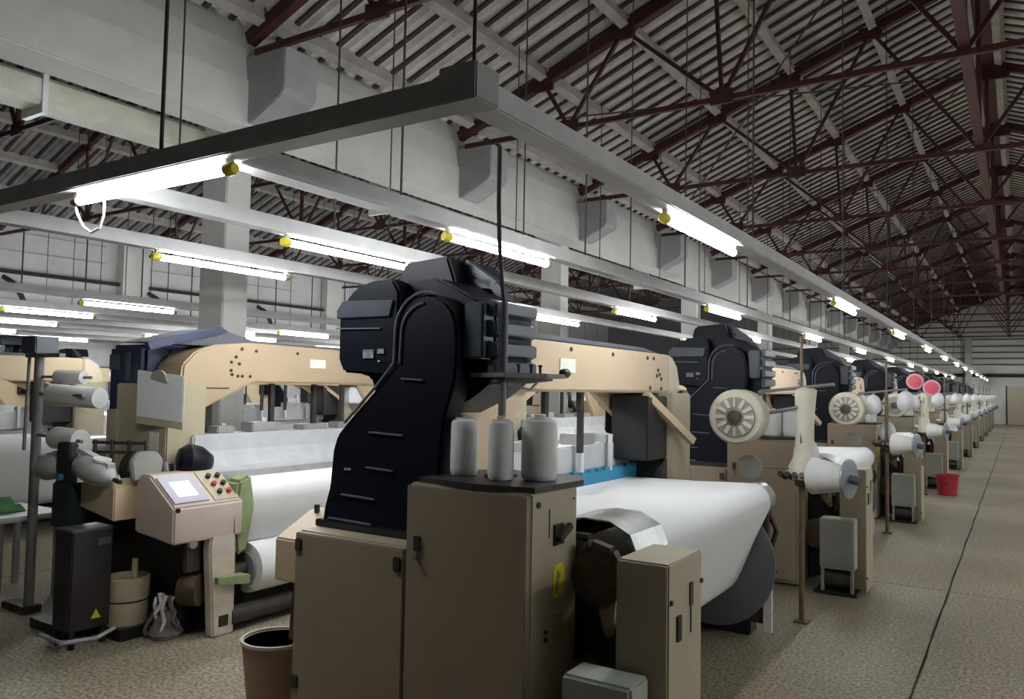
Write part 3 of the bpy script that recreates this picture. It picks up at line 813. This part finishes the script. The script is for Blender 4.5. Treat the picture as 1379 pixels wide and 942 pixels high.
yarn_pole((-1.84, 2.78, 1.222), 'grey pole with small yarn shelf standing on the near cabinet behind the cones', True)
o = MB().path([(-1.84, 2.78, 1.95), (-1.76, 2.62, 2.17), (-1.70, 2.52, 2.32), (-1.62, 2.4, 2.50)], .009, n=6).build('power_cord', 'dark_rod'); tag(o, 'dark cord rising from the near pole to the lamp trough', 'cord')

# ------------------------------------------------------------------ weft creel stands with big packages
def make_creel():
    t = empty('creel_stand', (0, 0, 0))
    CY((0, 0, 0), (0, 0, 1.62), .020, n=10).build('pole', 'pole_brown', t, smooth=True)
    CY((0, 0, 1.6), (0, 0, 2.0), .010, n=8).build('mast', 'pole_brown', t, smooth=True)
    B(-.05, .05, -.05, .05, 0, .015).build('base', 'pole_brown', t, bevel=.005)
    CY((0, 0, 1.50), (-.36, -.04, 1.42), .014, n=8).build('arm', 'pole_grey', t)
    CY((0, 0, 1.00), (.26, .02, 1.00), .016, n=8).build('arm', 'pole_grey', t)
    CY((-.30, 0, 1.60), (.22, 0, 1.66), .012, n=8).build('arm', 'pole_grey', t)
    CY((0, 0, 1.25), (-.02, .30, 1.28), .012, n=8).build('arm', 'pole_grey', t)
    CY((0, 0, 1.06), (-.34, -.06, 1.06), .008, n=6).build('arm', 'pole_grey', t)
    CY((-.34, -.075, 1.06), (-.34, -.06, 1.06), .085, n=20).build('plate', 'motor_grey', t, smooth=True)
    MB().lathe((0, 0, .98), (0, 0, 1), [(-.04, .03), (-.03, .05), (.03, .05), (.04, .03)], 10).build('clamp', 'grease', t)
    for k in range(4):
        CY((-.10+.04*k, -.03, 1.0), (-.13+.05*k, -.09, 1.03), .02, n=7).build('clamp_knob', 'grease', t, far=False)
    # cream dust bag hanging from the top arm
    MB().lathe((.02, .04, 1.65), (-.03, 0, -1), [(0, .03), (.03, .075), (.2, .065), (.40, .06), (.52, .075), (.62, .12), (.66, .11)], 12).build('dust_bag', 'bag', t, smooth=True)
    return t
def make_pack():
    t = empty('yarn_package', (0, 0, 0))
    MB().lathe((0, 0, 0), (0, 1, 0), [(-.10, .12), (-.10, .18), (-.085, .195), (.07, .195), (.09, .18), (.09, .12)], 28).build('yarn_body', 'yarn_cream', t, smooth=True)
    CY((0, -.115, 0), (0, -.098, 0), .14, n=24).build('yarn_face', 'motor_grey', t, smooth=True)
    for k in range(12):
        a = 2*PI*k/12
        MB().bar((.07*math.cos(a), -.118, .07*math.sin(a)), (.135*math.cos(a), -.118, .135*math.sin(a)), .012, .026).build('spool_rib', 'yarn_cream', t, far=False)
    CY((0, -.14, 0), (0, -.10, 0), .05, n=14).build('hub', 'grease', t, smooth=True)
    return t
def make_disc_pack():
    t = empty('disc_feeder', (0, 0, 0))
    MB().lathe((0, 0, 0), (1, -.25, .0), [(-.17, .12), (-.16, .13), (.0, .10), (.06, .085)], 22).build('yarn_body', 'yarn', t, smooth=True)
    MB().lathe((0.01, 0, 0), (1, -.25, 0), [(.065, .125), (.072, .135), (.085, .135), (.09, .12)], 24).build('guide_disc', 'flange_light', t, smooth=True)
    CY((.09, -.02, 0), (.16, -.04, -.01), .03, n=10).build('hub', 'slate', t, smooth=True)
    return t
cr0, pk0, df0 = make_creel(), make_pack(), make_disc_pack()
KIDS(cr0); KIDS(pk0); KIDS(df0)
first = True
def put(o, loc, rz, label, cat, group, lite=False):
    global first
    t = o if not o.get('label') else copy_tree(o, lite)
    t.location = loc; t.rotation_euler = (0, 0, rz)
    return tag(t, label, cat, group)
for k in range(N_A):
    y = 5.78 + PITCH*k
    tc_ = put(cr0, (-1.29, y, 0), 0, ('brown creel pole with cream dust bag, %s along the aisle' if k % 2 == 0 else 'brown creel pole with bare arms, %s along the aisle') % ORD[k], 'stand', 'creel stands along the aisle', k > 1)
    if k % 2:
        for ch in list(tc_.children):
            if ch.name.startswith('dust_bag'): bpy.data.objects.remove(ch)
    put(pk0, (-1.69, y-.13, 1.42), 0, 'thick round yarn package held beside the %s creel pole' % ORD[k], 'yarn package', 'packages on creel stands', k > 1)
    put(df0, (-1.06, y-.02, 1.02), 0, 'white yarn roll behind a grey guide disc on the %s creel pole' % ORD[k], 'yarn feeder', 'disc feeders on creel stands', k > 1)
# wrapped packages hung on the creel arms
wp0 = empty('wrapped_package', (0, 0, 0))
MB().lathe((0, 0, 0), (0, 0, 1), [(-.10, .02), (-.09, .06), (-.04, .092), (.04, .09), (.09, .07), (.115, .045), (.13, .015)], 14).build('wrapping', 'white_plastic', wp0, smooth=True)
CY((0, 0, .12), (.01, 0, .15), .012, n=8).build('tie', 'motor_grey', wp0)
KIDS(wp0)
for k in range(N_A):
    y = 5.78 + PITCH*k
    for q, (dx, dy, z, a) in enumerate(((.20, .0, 1.51, .1), (-.14, -.02, 1.46, 0), (-.03, .28, 1.14, .2), (-.26, -.01, 1.45, .1))):
        if k == 0 and q != 2: continue
        if k > 0 or q == 2:
            put(wp0, (-1.29+dx, y+dy, z), a, 'white wrapped yarn package, %s of those on the %s aisle creel pole' % (ORD[q], ORD[k]), 'yarn package', 'wrapped packages on creel poles')

# ------------------------------------------------------------------ weft corner of the alley loom (lower left)
ps = empty('weft_stand', (-5.75, 2.82, 0))
CY((0, 0, 0), (0, 0, 1.80), .032, n=12).build('post', 'pole_grey', ps, smooth=True)
B(-.10, .10, -.08, .08, 1.78, 1.90).build('top_box', 'slate', ps, bevel=.008)
B(-.16, .30, -.02, .02, 1.755, 1.78).build('cross_arm', 'pole_grey', ps)
CY((-.14, 0, 1.77), (-.16, 0, 1.10), .012, n=8).build('side_rod', 'pole_grey', ps)
CY((.0, 0, 1.50), (.62, -.02, 1.50), .012, n=8).build('spindle_arm', 'pole_grey', ps)
CY((.0, 0, 1.22), (.62, -.02, 1.20), .012, n=8).build('spindle_arm', 'pole_grey', ps)
CY((.0, .0, 1.62), (.42, .14, 1.62), .010, n=8).build('spindle_arm', 'pole_grey', ps)
B(-.25, .06, -.06, .06, 0, .05).build('foot_bar', 'iron', ps, bevel=.005)
tag(ps, 'tall grey weft stand post with a dark box on top, at the left edge', 'stand')
def tube_pack(loc, ax, r, l, label, m='yarn'):
    t = empty('yarn_package', loc)
    MB().lathe((0, 0, 0), ax, [(0, r*.55), (0, r*.97), (.01, r), (l-.01, r*.94), (l, r*.9), (l, r*.4)], 20).build('yarn_body', m, t, smooth=True)
    a = Vector(ax).normalized()
    CY(-a*.012, a*.005, r*.72, n=16).build('core_plug', 'iron', t, smooth=True)
    return tag(t, label, 'yarn package', 'packages on the left weft stand')
tube_pack((-5.52, 2.80, 1.50), (1, .25, -.04), .075, .42, 'white yarn tube with dark core on the upper arm of the left weft stand')
tube_pack((-5.45, 2.80, 1.21), (1, .1, 0), .075, .26, 'white yarn tube on the lower arm of the left weft stand')
tube_pack((-5.60, 2.87, 1.62), (1, .33, 0), .05, .22, 'small white yarn roll highest on the left weft stand')
# feeder rack: dark plate carrying two pale weft feeders
fd = empty('feeder_mount', (-5.0, 2.72, 0))
B(-.24, -.08, -.02, .04, .70, 1.20).build('mount_plate', 'dark_green', fd, bevel=.01)
CY((-.20, .02, 0), (-.20, .02, .75), .03, n=10).build('mount_leg', 'iron', fd, smooth=True)
B(-.22, -.02, -.05, .07, .66, .95).build('mount_box', 'dark_green', fd, bevel=.012)
CY((-.14, -.03, .98), (-.14, -.06, .98), .022, n=10).build('knob', 'teal', fd, smooth=True)
B(-.40, .03, -.06, .10, 0, .06).build('foot_bar', 'iron', fd)
tag(fd, 'dark green feeder mount plate between two pale weft feeders', 'mount')
def feeder(loc, ax, label):
    t = empty('weft_feeder', loc)
    MB().lathe((0, 0, 0), ax, [(-.16, .03), (-.13, .065), (-.05, .085), (.05, .085), (.12, .07), (.17, .04), (.19, .015)], 18).build('feeder_body', 'feeder', t, smooth=True)
    a = Vector(ax).normalized(); u = a.cross(Vector((0, 0, 1))).normalized()
    p = a*.02 - u*.085
    MB().lathe(a*.05, a.cross(u)*-1, [(.07, .02), (.075, .055), (.09, .055), (.095, .02)], 14).build('feeder_cap', 'white_plastic', t, smooth=True)
    MB().bar(a*-.15 + Vector((0, 0, .085)), a*.16 + Vector((0, 0, .07)), .05, .03).build('feeder_spine', 'feeder', t)
    CY(a*.17, a*.25, .014, n=8).build('feeder_nose', 'iron', t)
    CY(a*-.15, a*-.22, .03, n=10).build('feeder_tail', 'iron', t, smooth=True)
    return tag(t, label, 'weft feeder', 'weft feeders')
feeder((-4.86, 2.74, 1.04), (1, .12, -.25), 'pale grey weft feeder right of the dark mount plate')
feeder((-5.42, 2.76, 1.02), (-1, .1, -.15), 'pale grey weft feeder left of the dark mount plate')
# black electrical box
bb = empty('motor_cabinet', (-4.82, 2.68, 0))
PR([(-.10, .10), (.09, .10), (.10, .70), (-.10, .70)], 'y', -.13, .12).build('cabinet_body', 'black_box', bb, bevel=.008)
PR([(.0, .16), (.06, .16), (.03, .215)], 'x', .092, .097).build('warning_triangle', 'sticker', bb)
B(-.105, .105, -.135, .125, .69, .705).build('cabinet_lid', 'slate', bb, bevel=.003)
B(.1, .106, .02, .10, .60, .64).build('vent', 'slate', bb)
MB().path([(-.16, -.16, .06), (.10, -.17, .06), (.16, .0, .06), (.15, .12, .09)], .014, n=8).build('base_tube', 'alu', bb, smooth=True)
for x, y in ((-.08, -.10), (.07, -.10), (-.08, .09), (.07, .09)):
    CY((x, y, 0), (x, y, .11), .02, n=8).build('caster_leg', 'black', bb)
tag(bb, 'tall black electrical cabinet with a yellow warning triangle, lower left', 'cabinet')
# beige drum
dm = empty('waste_drum', (-4.80, 2.95, 0))
MB().lathe((0, 0, .07), (0, 0, 1), [(0, .115), (0, .128), (.14, .132), (.143, .127), (.150, .127), (.153, .134), (.285, .136), (.29, .13), (.29, .115), (.25, .11)], 30).build('drum_body', 'drum', dm, smooth=True)
MB().lathe((0, 0, .212), (0, 0, 1), [(0, .129), (0, .1335), (.008, .1335), (.008, .129)], 30).build('drum_band', 'iron', dm, smooth=True)
B(-.15, .16, -.13, .13, 0, .07).build('pallet', 'black', dm)
CY((0, .05, .34), (0, .05, .46), .02, n=8).build('handle', 'drum', dm, smooth=True)
tag(dm, 'round beige drum with a dark band between the black cabinet and the console', 'drum')
# yarn waste by the foot plate
yw = empty('yarn_waste', (-4.53, 3.05, 0))
for k in range(9):
    pts = []
    x, y = random.uniform(-.07, .07), random.uniform(-.05, .05)
    for q in range(6):
        pts.append((x, y, max(.015, .26 - .05*q + random.uniform(-.02, .02))))
        x += random.uniform(-.03, .03); y += random.uniform(-.03, .03)
    MB().path(pts, .012, n=6).build('strand', ('rubbish', 'yarn', 'console')[k % 3], yw, smooth=True)
MB().lathe((0, 0, 0), (0, 0, 1), [(0, .10), (.03, .11), (.08, .08), (.14, .05), (.18, .01)], 9).build('waste_heap', 'rubbish', yw, smooth=True)
tag(yw, 'tangled yarn waste heap on the floor beside the beige drum', 'yarn waste')
# clipboard on the alley loom
cb = empty('clipboard', (-4.78, 3.115, 1.50), .35)
cb.rotation_euler = (.12, .10, .30)
B(-.185, .185, .0, .012, -.20, .155).build('board', 'drum', cb)
B(-.18, .18, -.004, .0, -.15, .16).build('paper_sheet', 'paper', cb)
PR([(-.07, .12), (.07, .10), (.05, .155), (.02, .18), (-.02, .18), (-.05, .165)], 'y', -.02, -.004).build('clip', 'motor_grey', cb, bevel=.003)
tag(cb, 'clipboard with white paper hanging on the left loom arch', 'clipboard')
# brown bin
bn = empty('waste_bin', (-3.10, 2.70, 0))
MB().lathe((0, 0, 0), (0, 0, 1), [(0, .12), (.005, .13), (.335, .165), (.345, .165), (.335, .155), (.02, .12), (.02, .02)], 28).build('bin_body', 'bin_brown', bn, smooth=True)
MB().lathe((0, 0, .335), (0, 0, 1), [(0, .158), (0, .172), (.014, .172), (.014, .158), (0, .158)], 28).build('bin_rim', 'bin_rim', bn, smooth=True)
tag(bn, 'round brown waste bin with a pale rim beside the low cabinet', 'bin')
# red bucket and pink fan down the aisle
rb = empty('bucket', (-.98, 14.45, 0))
MB().lathe((0, 0, 0), (0, 0, 1), [(0, .13), (.01, .14), (.30, .165), (.33, .175), (.33, .16), (.03, .13), (.03, .02)], 22).build('bucket_body', 'red_plastic', rb, smooth=True)
MB().path([(-.17, 0, .32), (-.12, -.06, .25), (0, -.17, .2), (.12, -.06, .25), (.17, 0, .32)], .008).build('bucket_handle', 'dark_rod', rb)
tag(rb, 'red plastic bucket on the aisle floor beside the looms', 'bucket')
fn = empty('pinwheel', (-1.29, 14.22, 1.76))
CY((0, .02, -.3), (0, .02, 0), .010, n=6).build('stick', 'pole_grey', fn)
for sx, a in ((-.12, .5), (.12, -.7)):
    MB().lathe((sx, 0, .05 if sx < 0 else -.05), (.2, -1, .1), [(-.02, .03), (-.012, .13), (.012, .13), (.02, .03)], 18).build('petal', 'pink_pale', fn, smooth=True)
    MB().lathe((sx, -.02, .05 if sx < 0 else -.05), (.2, -1, .1), [(-.01, .03), (.01, .10), (.02, .03)], 18).build('petal_centre', 'pink', fn, smooth=True)
tag(fn, 'pink two lobed pinwheel on the third aisle creel pole', 'pinwheel')
# white bowl on the box beside the bucket
bw = MB().lathe((-1.0, 15.55, .985), (0, 0, 1), [(0, .11), (.06, .105), (.10, .07), (.12, .02)], 16).build('bowl', 'white_plastic', smooth=True)
tag(bw, 'upturned white bowl on the aisle box behind the red bucket', 'bowl')
# green cloth beyond the weft stand, on a small grey stool
st = empty('work_stool', (-6.35, 2.95, 0))
B(-.35, .35, -.25, .25, .58, .62).build('stool_top', 'white_plastic', st, bevel=.01)
for x in (-.3, .3):
    for y in (-.2, .2):
        B(x-.02, x+.02, y-.02, y+.02, 0, .58).build('leg', 'alu', st)
tag(st, 'low pale work stool behind the left weft stand', 'stool')
gc = MB().strip([(-6.64, .625), (-6.58, .65), (-6.5, .64), (-6.42, .70), (-6.34, .655), (-6.26, .66), (-6.18, .625)], 2.74, 2.98, .012).build('green_cloth', 'green_cloth', smooth=True)
tag(gc, 'crumpled green cloth on the pale stool at the left edge', 'cloth')
